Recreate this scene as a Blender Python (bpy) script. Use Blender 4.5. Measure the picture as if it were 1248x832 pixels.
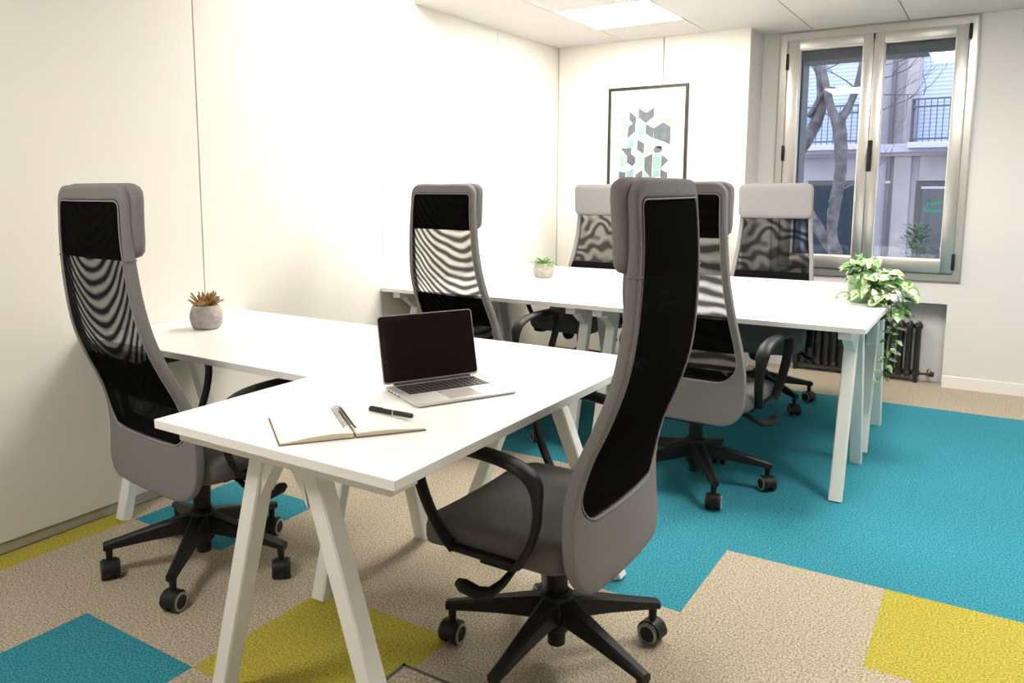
import bpy, bmesh, math, random
from mathutils import Vector, Matrix, noise

random.seed(7)
S = bpy.context.scene
COL = S.collection
for o in list(bpy.data.objects):
    bpy.data.objects.remove(o)

# ------------------------------------------------------------------ camera
cam_d = bpy.data.cameras.new('camera')
cam = bpy.data.objects.new('camera', cam_d)
COL.objects.link(cam)
S.camera = cam
F_PX = 970.94
YAW, PITCH, ROLL = -0.590772, 0.129637, -0.002831
f = Vector((math.sin(YAW)*math.cos(PITCH), math.cos(YAW)*math.cos(PITCH), -math.sin(PITCH)))
r = Vector((math.cos(YAW), -math.sin(YAW), 0))
u = r.cross(f)
cr, sr = math.cos(ROLL), math.sin(ROLL)
R_ = cr*r + sr*u
U_ = -sr*r + cr*u
cam.matrix_world = Matrix(((R_.x, U_.x, -f.x, 2.71874), (R_.y, U_.y, -f.y, -1.25216), (R_.z, U_.z, -f.z, 1.27752), (0, 0, 0, 1)))
cam_d.sensor_width = 36
cam_d.lens = F_PX/1248*36
cam_d.shift_x = (624-563.91)/1248
cam_d.shift_y = -(416-355.34)/1248
cam_d.clip_start = 0.05

# ------------------------------------------------------------------ world and exposure
W = bpy.data.worlds.new('daylight')
S.world = W
W.use_nodes = True
nt = W.node_tree
nt.nodes.clear()
out = nt.nodes.new('ShaderNodeOutputWorld')
bg = nt.nodes.new('ShaderNodeBackground')
bg.inputs[0].default_value = (0.84, 0.88, 1.0, 1)
bg.inputs[1].default_value = 1.35
nt.links.new(bg.outputs[0], out.inputs[0])
S.view_settings.view_transform = 'Standard'
S.view_settings.look = 'None'
S.view_settings.gamma = 1
S.view_settings.use_curve_mapping = False
S.view_settings.exposure = 1.17
PANEL_STRENGTH = 19.0

# ------------------------------------------------------------------ materials
def srgb(r_, g_, b_):
    def c(v):
        v /= 255
        return v/12.92 if v <= .04045 else ((v+.055)/1.055)**2.4
    return (c(r_), c(g_), c(b_), 1)

MATS = {}
def mat(name, col, rough=.5, metal=0, spec=.5, noise_amt=0, noise_scale=60, bump=0, bump_scale=200, col2=None):
    m = bpy.data.materials.new(name)
    m.use_nodes = True
    t = m.node_tree
    b = t.nodes['Principled BSDF']
    b.inputs['Base Color'].default_value = col
    b.inputs['Roughness'].default_value = rough
    b.inputs['Metallic'].default_value = metal
    b.inputs['Specular IOR Level'].default_value = spec
    tc = t.nodes.new('ShaderNodeTexCoord')
    if noise_amt or col2:
        n = t.nodes.new('ShaderNodeTexNoise')
        n.inputs['Scale'].default_value = noise_scale
        n.inputs['Detail'].default_value = 3
        t.links.new(tc.outputs['Object'], n.inputs['Vector'])
        rp = t.nodes.new('ShaderNodeValToRGB')
        rp.color_ramp.elements[0].position = .36
        rp.color_ramp.elements[1].position = .64
        c2 = col2 if col2 else tuple(min(1, c*(1+noise_amt)) for c in col[:3])+(1,)
        c1 = col if col2 else tuple(c*(1-noise_amt) for c in col[:3])+(1,)
        rp.color_ramp.elements[0].color = c1
        rp.color_ramp.elements[1].color = c2
        t.links.new(n.outputs['Fac'], rp.inputs[0])
        t.links.new(rp.outputs[0], b.inputs['Base Color'])
    if bump:
        n2 = t.nodes.new('ShaderNodeTexNoise')
        n2.inputs['Scale'].default_value = bump_scale
        n2.inputs['Detail'].default_value = 4
        t.links.new(tc.outputs['Object'], n2.inputs['Vector'])
        bp = t.nodes.new('ShaderNodeBump')
        bp.inputs['Strength'].default_value = bump
        bp.inputs['Distance'].default_value = .004
        t.links.new(n2.outputs['Fac'], bp.inputs['Height'])
        t.links.new(bp.outputs[0], b.inputs['Normal'])
    MATS[name] = m
    return m

def carpet(name, c1, c2, c3):
    m = bpy.data.materials.new(name)
    m.use_nodes = True
    t = m.node_tree
    b = t.nodes['Principled BSDF']
    b.inputs['Roughness'].default_value = .95
    b.inputs['Specular IOR Level'].default_value = .1
    tc = t.nodes.new('ShaderNodeTexCoord')
    n = t.nodes.new('ShaderNodeTexNoise')
    n.inputs['Scale'].default_value = 160
    n.inputs['Detail'].default_value = 2
    n.inputs['Roughness'].default_value = .7
    t.links.new(tc.outputs['Object'], n.inputs['Vector'])
    rp = t.nodes.new('ShaderNodeValToRGB')
    e = rp.color_ramp.elements
    e[0].position = .36; e[0].color = c1
    e[1].position = .66; e[1].color = c3
    mid = e.new(.5); mid.color = c2
    t.links.new(n.outputs['Fac'], rp.inputs[0])
    # sparse light flecks
    mp = t.nodes.new('ShaderNodeMapping')
    mp.inputs['Scale'].default_value = (9, 30, 1)
    mp.inputs['Rotation'].default_value = (0, 0, .5)
    t.links.new(tc.outputs['Object'], mp.inputs['Vector'])
    n3 = t.nodes.new('ShaderNodeTexNoise')
    n3.inputs['Scale'].default_value = 1.6
    n3.inputs['Detail'].default_value = 6
    t.links.new(mp.outputs[0], n3.inputs['Vector'])
    r3 = t.nodes.new('ShaderNodeValToRGB')
    r3.color_ramp.elements[0].position = .66
    r3.color_ramp.elements[1].position = .76
    t.links.new(n3.outputs['Fac'], r3.inputs[0])
    mx = t.nodes.new('ShaderNodeMix')
    mx.data_type = 'RGBA'
    mul = t.nodes.new('ShaderNodeMath'); mul.operation = 'MULTIPLY'; mul.inputs[1].default_value = .35
    t.links.new(r3.outputs[0], mul.inputs[0])
    t.links.new(mul.outputs[0], mx.inputs[0])
    t.links.new(rp.outputs[0], mx.inputs[6])
    mx.inputs[7].default_value = (c3[0]*1.3+.05, c3[1]*1.2+.02, c3[2]*1.1+.02, 1)
    t.links.new(mx.outputs[2], b.inputs['Base Color'])
    bp = t.nodes.new('ShaderNodeBump')
    bp.inputs['Strength'].default_value = .5
    bp.inputs['Distance'].default_value = .006
    t.links.new(n.outputs['Fac'], bp.inputs['Height'])
    t.links.new(bp.outputs[0], b.inputs['Normal'])
    return m

M_BEIGE = carpet('carpet_beige', (.235, .19, .13, 1), (.45, .385, .29, 1), (.64, .565, .45, 1))
M_TEAL = carpet('carpet_teal', (.016, .15, .20, 1), (.036, .25, .325, 1), (.085, .36, .44, 1))
M_YELLOW = carpet('carpet_yellow', (.28, .225, .025, 1), (.44, .375, .055, 1), (.57, .51, .12, 1))
M_WALL = mat('wall_laminate', (.81, .775, .71, 1), .45, spec=.35)
M_WALLB = mat('wall_paint', (.69, .665, .65, 1), .8, spec=.2, bump=.05, bump_scale=60)
M_SEAM = mat('seam_filler', (.52, .49, .41, 1), .8)
M_BASEL = mat('baseboard_laminate', (.40, .40, .33, 1), .5)
M_TRIM = mat('trim_white', (.80, .78, .75, 1), .4)
M_CEIL = mat('ceiling_tile', (.58, .56, .54, 1), .8, spec=.2)
M_CEILGAP = mat('ceiling_gap', (.38, .35, .32, 1), .8)
M_DESK = mat('desk_laminate', (.90, .90, .89, 1), .38, spec=.4)
M_LEG = mat('desk_metal', (.84, .85, .82, 1), .4, spec=.4)
M_FAB = mat('grey_fabric', (.220, .212, .214, 1), .95, spec=.15, noise_amt=.14, noise_scale=500, bump=.25, bump_scale=900)
M_PIPING = mat('grey_piping', (.30, .29, .29, 1), .8)
M_SEATF = mat('grey_seat_fabric', (.165, .157, .157, 1), .95, spec=.15, noise_amt=.16, noise_scale=450, bump=.25, bump_scale=900)
M_BLACK = mat('black_plastic', (.009, .009, .009, 1), .48, spec=.35)
M_BLACKM = mat('black_matte', (.005, .005, .005, 1), .9, spec=.02)
M_RUBBER = mat('wheel_rubber', (.018, .018, .018, 1), .55)
M_RING = mat('wheel_ring', (.36, .35, .34, 1), .45)
M_ALU = mat('aluminium_frame', (.62, .60, .575, 1), .34, metal=.85)
M_ALUD = mat('aluminium_rebate', (.10, .12, .125, 1), .5, metal=.2)
M_GREYALU = mat('aluminium_sill', (.46, .45, .44, 1), .38, metal=.6)
M_CONC = mat('concrete_grey', (.36, .32, .295, 1), .9, spec=.1, col2=(.50, .455, .42, 1), noise_scale=45, bump=.3, bump_scale=90)
M_CONC2 = mat('concrete_light', (.36, .31, .275, 1), .9, spec=.1, col2=(.45, .40, .36, 1), noise_scale=60, bump=.3, bump_scale=90)
M_SOIL = mat('soil', (.03, .02, .012, 1), .95, noise_amt=.4, noise_scale=150)
M_DRY = mat('dry_leaf', (.20, .10, .03, 1), .6, col2=(.40, .24, .09, 1), noise_scale=30)
M_GREEN = mat('fern_green', (.06, .24, .035, 1), .5, col2=(.20, .46, .11, 1), noise_scale=25)
M_VG = mat('leaf_green', (.045, .145, .03, 1), .4, col2=(.13, .28, .08, 1), noise_scale=18)
M_VW = mat('leaf_cream', (.62, .66, .46, 1), .4, col2=(.42, .54, .26, 1), noise_scale=22)
M_POTG = mat('pot_pale_green', (.20, .31, .17, 1), .5)
M_STEM = mat('stem', (.16, .28, .08, 1), .6)
M_PAPER = mat('paper', (.93, .915, .87, 1), .8, spec=.1)
M_PAGEEDGE = mat('page_edge', (.84, .74, .56, 1), .85, spec=.1)
M_COVER = mat('cover_brown', (.24, .17, .13, 1), .7)
M_WIRE = mat('wire', (.03, .03, .035, 1), .4)
M_PEN = mat('pen_black', (.012, .012, .011, 1), .35)
M_CHROME = mat('chrome', (.7, .7, .7, 1), .2, metal=1)
M_LAPAL = mat('laptop_aluminium', (.72, .69, .665, 1), .35, metal=.6)
M_SCREEN = mat('screen_glass', (.016, .010, .011, 1), .08, spec=.6)
M_KEY = mat('key_black', (.02, .018, .018, 1), .45)
M_KEYG = mat('key_legend', (.45, .43, .42, 1), .5)
M_PAD = mat('trackpad', (.66, .62, .60, 1), .25, metal=.4)
M_FRAMEB = mat('frame_black', (.022, .020, .018, 1), .4)
M_ART = mat('art_paper', (.83, .825, .80, 1), .7)
M_A1 = mat('art_slate', (.115, .135, .15, 1), .7, noise_amt=.12, noise_scale=25)
M_A2 = mat('art_mint', (.24, .39, .36, 1), .7, noise_amt=.06, noise_scale=25)
M_A3 = mat('art_pale', (.33, .41, .39, 1), .7, noise_amt=.05, noise_scale=25)
M_A4 = mat('art_mauve', (.125, .13, .155, 1), .7, noise_amt=.12, noise_scale=25)
M_A5 = mat('art_yellow', (.50, .46, .20, 1), .7)
M_RAD = mat('radiator_iron', (.016, .016, .017, 1), .35, spec=.5)
M_NICHE = mat('niche_paint', (.62, .62, .62, 1), .8)
M_PLATE = mat('socket_white', (.82, .80, .76, 1), .4)
M_BOXM = mat('floor_box_metal', (.085, .085, .085, 1), .5, metal=.4)
M_FAC = mat('facade_render', (.43, .41, .44, 1), .9, spec=.1, noise_amt=.07, noise_scale=1.2)
M_FAC2 = mat('facade_stone', (.44, .40, .405, 1), .9, spec=.1, noise_amt=.08, noise_scale=1.5)
M_LEDGE = mat('ledge_stone', (.60, .59, .68, 1), .9)
M_SHOP = mat('shop_window_dark', (.008, .024, .04, 1), .5)
M_SHOPF = mat('shop_frame', (.10, .10, .095, 1), .6)
M_DOOR = mat('shop_door_grey', (.115, .115, .125, 1), .45)
M_RAIL = mat('balcony_rail', (.09, .11, .16, 1), .6)
M_PIPE = mat('pipe_brown', (.17, .15, .17, 1), .6)
M_BAND = mat('pipe_band', (.60, .52, .36, 1), .6)
M_SIGNG = mat('sign_green', (.03, .42, .24, 1), .5)
M_BARK = mat('bark', (.09, .08, .085, 1), .95, col2=(.19, .175, .185, 1), noise_scale=7, bump=.6, bump_scale=14)
M_STREET = mat('street_asphalt', (.20, .20, .22, 1), .9, noise_amt=.1)
M_BUSH = mat('bush_leaf', (.03, .10, .03, 1), .6, col2=(.10, .22, .07, 1), noise_scale=9)

def stripes(name, c1, c2, scale):
    m = bpy.data.materials.new(name)
    m.use_nodes = True
    t = m.node_tree
    b = t.nodes['Principled BSDF']
    b.inputs['Roughness'].default_value = .7
    tc = t.nodes.new('ShaderNodeTexCoord')
    w = t.nodes.new('ShaderNodeTexWave')
    w.wave_type = 'BANDS'; w.bands_direction = 'Z'
    w.inputs['Scale'].default_value = scale
    t.links.new(tc.outputs['Object'], w.inputs['Vector'])
    rp = t.nodes.new('ShaderNodeValToRGB')
    rp.color_ramp.elements[0].color = c1
    rp.color_ramp.elements[1].color = c2
    rp.color_ramp.elements[0].position = .1
    rp.color_ramp.elements[1].position = .4
    t.links.new(w.outputs[0], rp.inputs[0])
    t.links.new(rp.outputs[0], b.inputs['Base Color'])
    return m
M_BLIND = stripes('shutter_blue', (.38, .47, .66, 1), (.60, .68, .86, 1), 3.2)

def emit(name, col, s):
    m = bpy.data.materials.new(name)
    m.use_nodes = True
    t = m.node_tree
    t.nodes.clear()
    o = t.nodes.new('ShaderNodeOutputMaterial')
    e = t.nodes.new('ShaderNodeEmission')
    e.inputs[0].default_value = col
    e.inputs[1].default_value = s
    t.links.new(e.outputs[0], o.inputs[0])
    return m
M_EMIT = emit('panel_light', (1.0, .955, .88, 1), PANEL_STRENGTH)
M_EMITD = emit('panel_light_dim', (1.0, .955, .88, 1), PANEL_STRENGTH*.8)
M_EMITM = emit('panel_light_soft', (1.0, .955, .88, 1), PANEL_STRENGTH*.78)

def glass_mat():
    m = bpy.data.materials.new('window_glass')
    m.use_nodes = True
    t = m.node_tree
    t.nodes.clear()
    o = t.nodes.new('ShaderNodeOutputMaterial')
    a = t.nodes.new('ShaderNodeBsdfTransparent')
    a.inputs[0].default_value = (.90, .93, .97, 1)
    g = t.nodes.new('ShaderNodeBsdfGlossy')
    g.inputs['Roughness'].default_value = .01
    mx = t.nodes.new('ShaderNodeMixShader')
    fr = t.nodes.new('ShaderNodeFresnel')
    fr.inputs[0].default_value = 1.6
    t.links.new(fr.outputs[0], mx.inputs[0])
    t.links.new(a.outputs[0], mx.inputs[1])
    t.links.new(g.outputs[0], mx.inputs[2])
    t.links.new(mx.outputs[0], o.inputs[0])
    return m
M_GLASS = glass_mat()

def net_mat(name, lo, hi, kz, curve, slope, dist, phase=0.0, zcut=0):
    """open black netting; the moire of two layers is put in as wavy bands of opacity"""
    m = bpy.data.materials.new(name)
    m.use_nodes = True
    t = m.node_tree
    t.nodes.clear()
    o = t.nodes.new('ShaderNodeOutputMaterial')
    tr = t.nodes.new('ShaderNodeBsdfTransparent')
    d = t.nodes.new('ShaderNodeBsdfDiffuse')
    d.inputs[0].default_value = (.007, .007, .0065, 1)
    mx = t.nodes.new('ShaderNodeMixShader')
    tc = t.nodes.new('ShaderNodeTexCoord')
    sp = t.nodes.new('ShaderNodeSeparateXYZ')
    t.links.new(tc.outputs['Object'], sp.inputs[0])
    def math_(op, a, b_=None):
        n = t.nodes.new('ShaderNodeMath'); n.operation = op
        for k, v in ((0, a), (1, b_)):
            if v is None: continue
            if isinstance(v, (int, float)): n.inputs[k].default_value = v
            else: t.links.new(v, n.inputs[k])
        return n.outputs[0]
    x, z = sp.outputs['X'], sp.outputs['Z']
    nz = t.nodes.new('ShaderNodeTexNoise')
    nz.inputs['Scale'].default_value = 5.5
    nz.inputs['Detail'].default_value = 1
    t.links.new(tc.outputs['Object'], nz.inputs['Vector'])
    q = math_('MULTIPLY', math_('MULTIPLY', x, x), curve)
    ph = math_('ADD', math_('SUBTRACT', z, q), math_('MULTIPLY', x, slope))
    ph = math_('ADD', ph, math_('MULTIPLY', nz.outputs['Fac'], dist))
    s1 = math_('SINE', math_('ADD', math_('MULTIPLY', ph, kz), phase))
    nz2 = t.nodes.new('ShaderNodeTexNoise')
    nz2.inputs['Scale'].default_value = 14
    t.links.new(tc.outputs['Object'], nz2.inputs['Vector'])
    v = math_('ADD', math_('MULTIPLY', s1, .5), .5)
    v = math_('MULTIPLY', v, math_('ADD', math_('MULTIPLY', nz2.outputs['Fac'], 1.1), .35))
    rp = t.nodes.new('ShaderNodeMapRange')
    rp.inputs['From Min'].default_value = .15
    rp.inputs['From Max'].default_value = .85
    rp.inputs['To Min'].default_value = hi
    rp.inputs['To Max'].default_value = lo
    t.links.new(v, rp.inputs['Value'])
    op = rp.outputs[0]
    if zcut:
        k_ = t.nodes.new('ShaderNodeMapRange')
        k_.inputs['From Min'].default_value = zcut+.06; k_.inputs['From Max'].default_value = zcut-.04
        k_.inputs['To Min'].default_value = 0; k_.inputs['To Max'].default_value = .97
        t.links.new(z, k_.inputs['Value'])
        op = math_('MAXIMUM', op, k_.outputs[0])
    t.links.new(op, mx.inputs[0])
    t.links.new(tr.outputs[0], mx.inputs[1])
    t.links.new(d.outputs[0], mx.inputs[2])
    t.links.new(mx.outputs[0], o.inputs[0])
    return m
M_NET = net_mat('black_netting', .56, .95, 140, 2.4, .55, .07)
M_NET_U = net_mat('black_netting_u', .76, .985, 150, 5.0, .10, .04, 1, .72)
M_NET_D = net_mat('black_netting_opaque', .994, 1.0, 240, 1.0, .3, .10)  # same netting; its unlit, oblique-view darkness is put into the opacity
M_NET_H = net_mat('black_netting_half', .70, .96, 120, -2.0, -.5, .09, 3)
M_NET_S = net_mat('black_netting_soft', .64, .93, 62, -1.4, -.3, .55, 2)

# ------------------------------------------------------------------ mesh helpers
class MB:
    def __init__(s):
        s.bm = bmesh.new(); s.mats = []
    def mi(s, m):
        if m not in s.mats: s.mats.append(m)
        return s.mats.index(m)
    def _tag(s, faces, m):
        i = s.mi(m)
        for f_ in faces: f_.material_index = i
    def box(s, lo, hi, m, bevel=0, seg=2, mtx=None):
        r_ = bmesh.ops.create_cube(s.bm, size=1)
        vs = r_['verts']
        for v in vs:
            v.co = Vector(((lo[k]+hi[k])/2 + v.co[k]*(hi[k]-lo[k]) for k in range(3)))
        fs = {f_ for v in vs for f_ in v.link_faces}
        s._tag(fs, m)
        if bevel:
            es = list({e for v in vs for e in v.link_edges})
            rr = bmesh.ops.bevel(s.bm, geom=es, offset=bevel, segments=seg, affect='EDGES', profile=.5)
            s._tag(rr['faces'], m)
            vs = list({v for f_ in rr['faces'] for v in f_.verts} | {v for v in vs if v.is_valid})
        if mtx is not None:
            for v in vs: v.co = mtx @ v.co
        return vs
    def loft(s, rings, m, closed=True, cap0=True, cap1=True):
        rv = [[s.bm.verts.new(p) for p in ring] for ring in rings]
        i = s.mi(m); n = len(rings[0])
        for a, b in zip(rv, rv[1:]):
            for k in range(n if closed else n-1):
                f_ = s.bm.faces.new((a[k], a[(k+1) % n], b[(k+1) % n], b[k])); f_.material_index = i
        if cap0 and closed:
            f_ = s.bm.faces.new(rv[0][::-1]); f_.material_index = i
        if cap1 and closed:
            f_ = s.bm.faces.new(rv[-1]); f_.material_index = i
        return rv
    def lathe(s, prof, m, seg=24, origin=(0, 0, 0), cap0=True, cap1=True, axis='Z'):
        o_ = Vector(origin); rings = []
        for r_, h in prof:
            ring = []
            for k in range(seg):
                a = 2*math.pi*k/seg
                if axis == 'Z': p = Vector((r_*math.cos(a), r_*math.sin(a), h))
                elif axis == 'X': p = Vector((h, r_*math.cos(a), r_*math.sin(a)))
                else: p = Vector((r_*math.sin(a), h, r_*math.cos(a)))
                ring.append(o_+p)
            rings.append(ring)
        s.loft(rings, m, True, cap0, cap1)
    def tube(s, pts, rad, m, seg=8, ref=None):
        """sweep an ellipse; rad: number, (a,b) or list per point; a along ref direction"""
        pts = [Vector(p) for p in pts]; n = len(pts)
        if not isinstance(rad, list): rad = [rad]*n
        rings = []; prev = None
        for i, p in enumerate(pts):
            t = (pts[min(i+1, n-1)]-pts[max(i-1, 0)]).normalized()
            if ref is not None:
                a = Vector(ref); a = (a-t*a.dot(t)).normalized()
            else:
                if prev is None:
                    a = t.cross(Vector((0, 0, 1)))
                    if a.length < .1: a = t.cross(Vector((1, 0, 0)))
                    a.normalize()
                else:
                    a = (prev-t*prev.dot(t)).normalized()
                prev = a
            b = t.cross(a)
            q = rad[i]
            ra, rb = (q, q) if isinstance(q, (int, float)) else q
            rings.append([p + a*ra*math.cos(2*math.pi*k/seg) + b*rb*math.sin(2*math.pi*k/seg) for k in range(seg)])
        s.loft(rings, m)
    def bar(s, a, b, w, d, m, ref=(0, 1, 0), w2=None, d2=None, bevel=.003):
        """rectangular bar from a to b; w across (perp to ref), d along ref"""
        a = Vector(a); b = Vector(b); t = (b-a).normalized()
        rf = Vector(ref); rf = (rf-t*rf.dot(t)).normalized(); sd = t.cross(rf)
        w2 = w2 or w; d2 = d2 or d
        rings = []
        for p, ww, dd in ((a, w, d), (b, w2, d2)):
            c = min(bevel, ww*.3)
            pts = []
            for sx, sy in ((1, 1), (-1, 1), (-1, -1), (1, -1)):
                A = sd*(sx*ww/2); B = rf*(sy*dd/2)
                ca = sd*(sx*c); cb = rf*(sy*c)
                e1, e2 = p+A+B-ca, p+A+B-cb
                pts += [e2, e1] if sx*sy > 0 else [e1, e2]
            rings.append(pts)
        s.loft(rings, m)
    def poly(s, pts, m):
        f_ = s.bm.faces.new([s.bm.verts.new(p) for p in pts]); f_.material_index = s.mi(m); return f_
    def prism(s, pts, vec, m):
        v = Vector(vec)
        s.loft([[Vector(p) for p in pts], [Vector(p)+v for p in pts]], m)
    def build(s, name, parent=None, smooth=False, angle=40):
        bmesh.ops.recalc_face_normals(s.bm, faces=s.bm.faces)
        me = bpy.data.meshes.new(name)
        s.bm.to_mesh(me); s.bm.free()
        for m in s.mats: me.materials.append(m)
        if smooth:
            me.shade_smooth()
            me.set_sharp_from_angle(angle=math.radians(angle))
        o = bpy.data.objects.new(name, me)
        COL.objects.link(o)
        if parent: o.parent = parent
        return o

def tag(o, label=None, cat=None, group=None, kind=None):
    if label: o['label'] = label
    if cat: o['category'] = cat
    if group: o['group'] = group
    if kind: o['kind'] = kind
    return o
def empty(name, loc=(0, 0, 0), rz=0, label=None, cat=None, group=None):
    o = bpy.data.objects.new(name, None)
    o.empty_display_size = .1
    COL.objects.link(o)
    o.location = loc; o.rotation_euler = (0, 0, rz)
    return tag(o, label, cat, group)
def kids(o): return [c for c in bpy.data.objects if c.parent == o]
def copy_tree(o, parent=None):
    c = o.copy(); COL.objects.link(c); c.parent = parent
    for ch in kids(o): copy_tree(ch, c)
    return c
def struct(o): return tag(o, kind='structure')
def lerp(a, b, t): return a+(b-a)*t
def interp(xs, ys, x):
    if x <= xs[0]: return ys[0]
    for i in range(len(xs)-1):
        if x <= xs[i+1]:
            # Catmull-Rom
            t = (x-xs[i])/(xs[i+1]-xs[i])
            y0 = ys[max(i-1, 0)]; y1 = ys[i]; y2 = ys[i+1]; y3 = ys[min(i+2, len(ys)-1)]
            return .5*((2*y1)+(-y0+y2)*t+(2*y0-5*y1+4*y2-y3)*t*t+(-y0+3*y1-3*y2+y3)*t**3)
    return ys[-1]

XW = -.115      # left wall face
YB = 4.61       # window wall face
YP = 4.27       # panelled back wall face
ZC = 2.31
ZC2 = 2.55
XR, YF = 4.9, -4.2

# ------------------------------------------------------------------ floor
b = MB()
ix = [-.115, 0, .5, 1.0, 1.5, 2.0, 2.5, 3.0, 3.5, 4.0, 4.5, 4.9]
iy = [-4.2, -4, -3.5, -3, -2.5, -2, -1.5, -1, -.5, 0, .5, 1, 1.5, 2, 2.5, 3, 3.5, 4, 4.5, 4.75]
def tile_m(x, y):
    if x < 0: return M_YELLOW if (y < .5) else M_BEIGE
    if .5 < x < 1 and -.5 < y < 0: return M_TEAL
    if 0 < x < .5 and .5 < y < 1: return M_TEAL
    if 1 < x < 1.5 and 0 < y < .5: return M_YELLOW
    if 2.5 < x < 3 and 1 < y < 1.5: return M_YELLOW
    if 1.5 < x < 2 and 1 < y < 2: return M_TEAL
    if x > 2 and 1.5 < y < 4: return M_TEAL
    if x > .5 and 2 < y < 4: return M_TEAL
    return M_BEIGE
G = .00012
for i in range(len(ix)-1):
    for j in range(len(iy)-1):
        x0, x1, y0, y1 = ix[i], ix[i+1], iy[j], iy[j+1]
        m = tile_m((x0+x1)/2, (y0+y1)/2)
        b.loft([[(x0+G, y0+G, -.008), (x1-G, y0+G, -.008), (x1-G, y1-G, -.008), (x0+G, y1-G, -.008)],
                [(x0+G, y0+G, -.001), (x1-G, y0+G, -.001), (x1-G, y1-G, -.001), (x0+G, y1-G, -.001)],
                [(x0+2*G, y0+2*G, 0), (x1-2*G, y0+2*G, 0), (x1-2*G, y1-2*G, 0), (x0+2*G, y1-2*G, 0)]], m)
b.box((-.3, -4.4, -.08), (5.1, 4.9, -.007), M_BEIGE)
struct(b.build('floor'))

# ------------------------------------------------------------------ left wall: laminate panels with fine joints
b = MB()
seams = [-4.2, -2.66, -1.45, -.24, .969, 2.178, 3.40, YP+.3]
g = .0025
for a_, c_ in zip(seams, seams[1:]):
    b.box((XW-.02, a_+g, .042), (XW, c_-g, 2.70), M_WALL, bevel=.001, seg=1)
b.box((XW-.14, -4.4, -.02), (XW-.021, 4.9, 2.75), M_SEAM)
struct(b.build('wall_left'))
b = MB()
b.box((XW-.021, -4.2, 0), (XW-.006, YP, .040), M_BASEL)
struct(b.build('baseboard_left'))

# back wall, panelled part (stands forward) up to x = 1.29
b = MB()
for a_, c_ in ((XW+.012, .705), (.705, 1.29)):
    b.box((a_+(.004 if a_ > 0 else 0), YP, .042), (c_-(.004 if c_ < 1 else 0), YP+.02, ZC+.2), M_WALL, bevel=.001, seg=1)
b.box((XW, YP+.004, 0), (XW+.012, YP+.02, ZC+.2), M_SEAM)
b.box((XW, YP+.021, 0), (1.289, YB+.02, ZC+.2), M_SEAM)
b.box((1.285, YP+.0205, 0), (1.291, YB+.1, ZC+.2), M_WALLB)
struct(b.build('wall_back_left'))
b = MB(); b.box((XW, YP+.006, 0), (1.285, YP+.021, .04), M_BASEL); struct(b.build('baseboard_back_left'))

# window wall with opening and radiator niche
WX0, WX1, WZ0, WZ1 = 1.40, 2.548, .675, 2.31
NX0, NX1, NZ = 1.40, 2.487, .535
b = MB()
YE = YB+.30
b.box((1.289, YB, 0), (NX0, YE, 2.7), M_WALLB)
b.box((WX1, YB, NZ), (XR+.1, YE, 2.7), M_WALLB)
b.box((NX1, YB, -.01), (XR+.1, YE, NZ), M_WALLB)
b.box((NX0, YB, NZ), (WX1, YE, WZ0), M_WALLB)
b.box((NX0, YB+.135, -.01), (NX1, YE, NZ), M_NICHE)
b.box((NX0, YB, WZ1), (WX1, YE, 2.7), M_WALLB)
struct(b.build('wall_back'))
b = MB(); b.box((NX1, YB-.013, 0), (XR, YB, .078), M_TRIM, bevel=.002); struct(b.build('baseboard_back'))
b = MB(); b.box((XR, YF-.2, -.02), (XR+.1, YE, 2.7), M_WALLB); struct(b.build('wall_right'))
b = MB(); b.box((-.3, YF-.1, -.02), (XR+.1, YF, 2.7), M_WALLB); struct(b.build('wall_front'))

# ------------------------------------------------------------------ ceiling
b = MB()
cx_ = [XW, .43, 1.015, 1.61, 2.17, 2.76, 3.35, 3.94, 4.53, XR]
cy_ = [2.5, 3.14, 3.77, YB+.02]
PAN = [(.43, 1.015, 3.14, 3.77)]
for i in range(len(cx_)-1):
    for j in range(len(cy_)-1):
        x0, x1, y0, y1 = cx_[i], cx_[i+1], cy_[j], cy_[j+1]
        if (i, j) in ((1, 1), (4, 0)): continue
        b.box((x0+.0028, y0+.0008, ZC), (x1-.0028, y1-.0008, ZC+.012), M_CEIL, bevel=.001, seg=1)
b.box((XW, 2.5, ZC+.0121), (XR, YB+.02, ZC+.03), M_CEILGAP)
# the front bay sits higher
b.box((XW, YF, ZC2), (XR, 2.52, ZC2+.03), M_CEIL)
b.box((XW, 2.492, ZC-.002), (XR, 2.5, ZC2), M_CEIL)
struct(b.build('ceiling'))

def light_panel(x0, x1, y0, y1, z, label, em=M_EMIT):
    t = empty('ceiling_light_panel', ((x0+x1)/2, (y0+y1)/2, z), 0, label, 'ceiling light', 'square ceiling light panels')
    w, d = (x1-x0)/2-.003, (y1-y0)/2-.003
    m_ = MB()
    e = .006
    m_.box((-w, -d, 0), (w, -d+e, .01), M_TRIM); m_.box((-w, d-e, 0), (w, d, .01), M_TRIM)
    m_.box((-w, -d+e, 0), (-w+e, d-e, .01), M_TRIM); m_.box((w-e, -d+e, 0), (w, d-e, .01), M_TRIM)
    m_.build('frame', t)
    m_ = MB(); m_.box((-w+e, -d+e, .002), (w-e, d-e, .009), em); m_.build('diffuser', t)
light_panel(.43, 1.015, 3.14, 3.77, ZC, 'bright square LED panel set in the ceiling above the picture', M_EMITM)
light_panel(2.17, 2.76, 2.5, 3.14, ZC, 'square LED panel over the right end of the long white desk')
light_panel(.43, 1.02, 1.88, 2.47, ZC2-.012, 'square LED panel in the raised ceiling near the panelled wall')
light_panel(.7, 1.3, -1.75, -1.0, ZC2-.012, 'dimmer LED panel behind the camera near the panelled wall', M_EMITD)
light_panel(2.9, 3.5, 1.5, 2.1, ZC2-.012, 'square LED panel over the open carpet at right')

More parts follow.
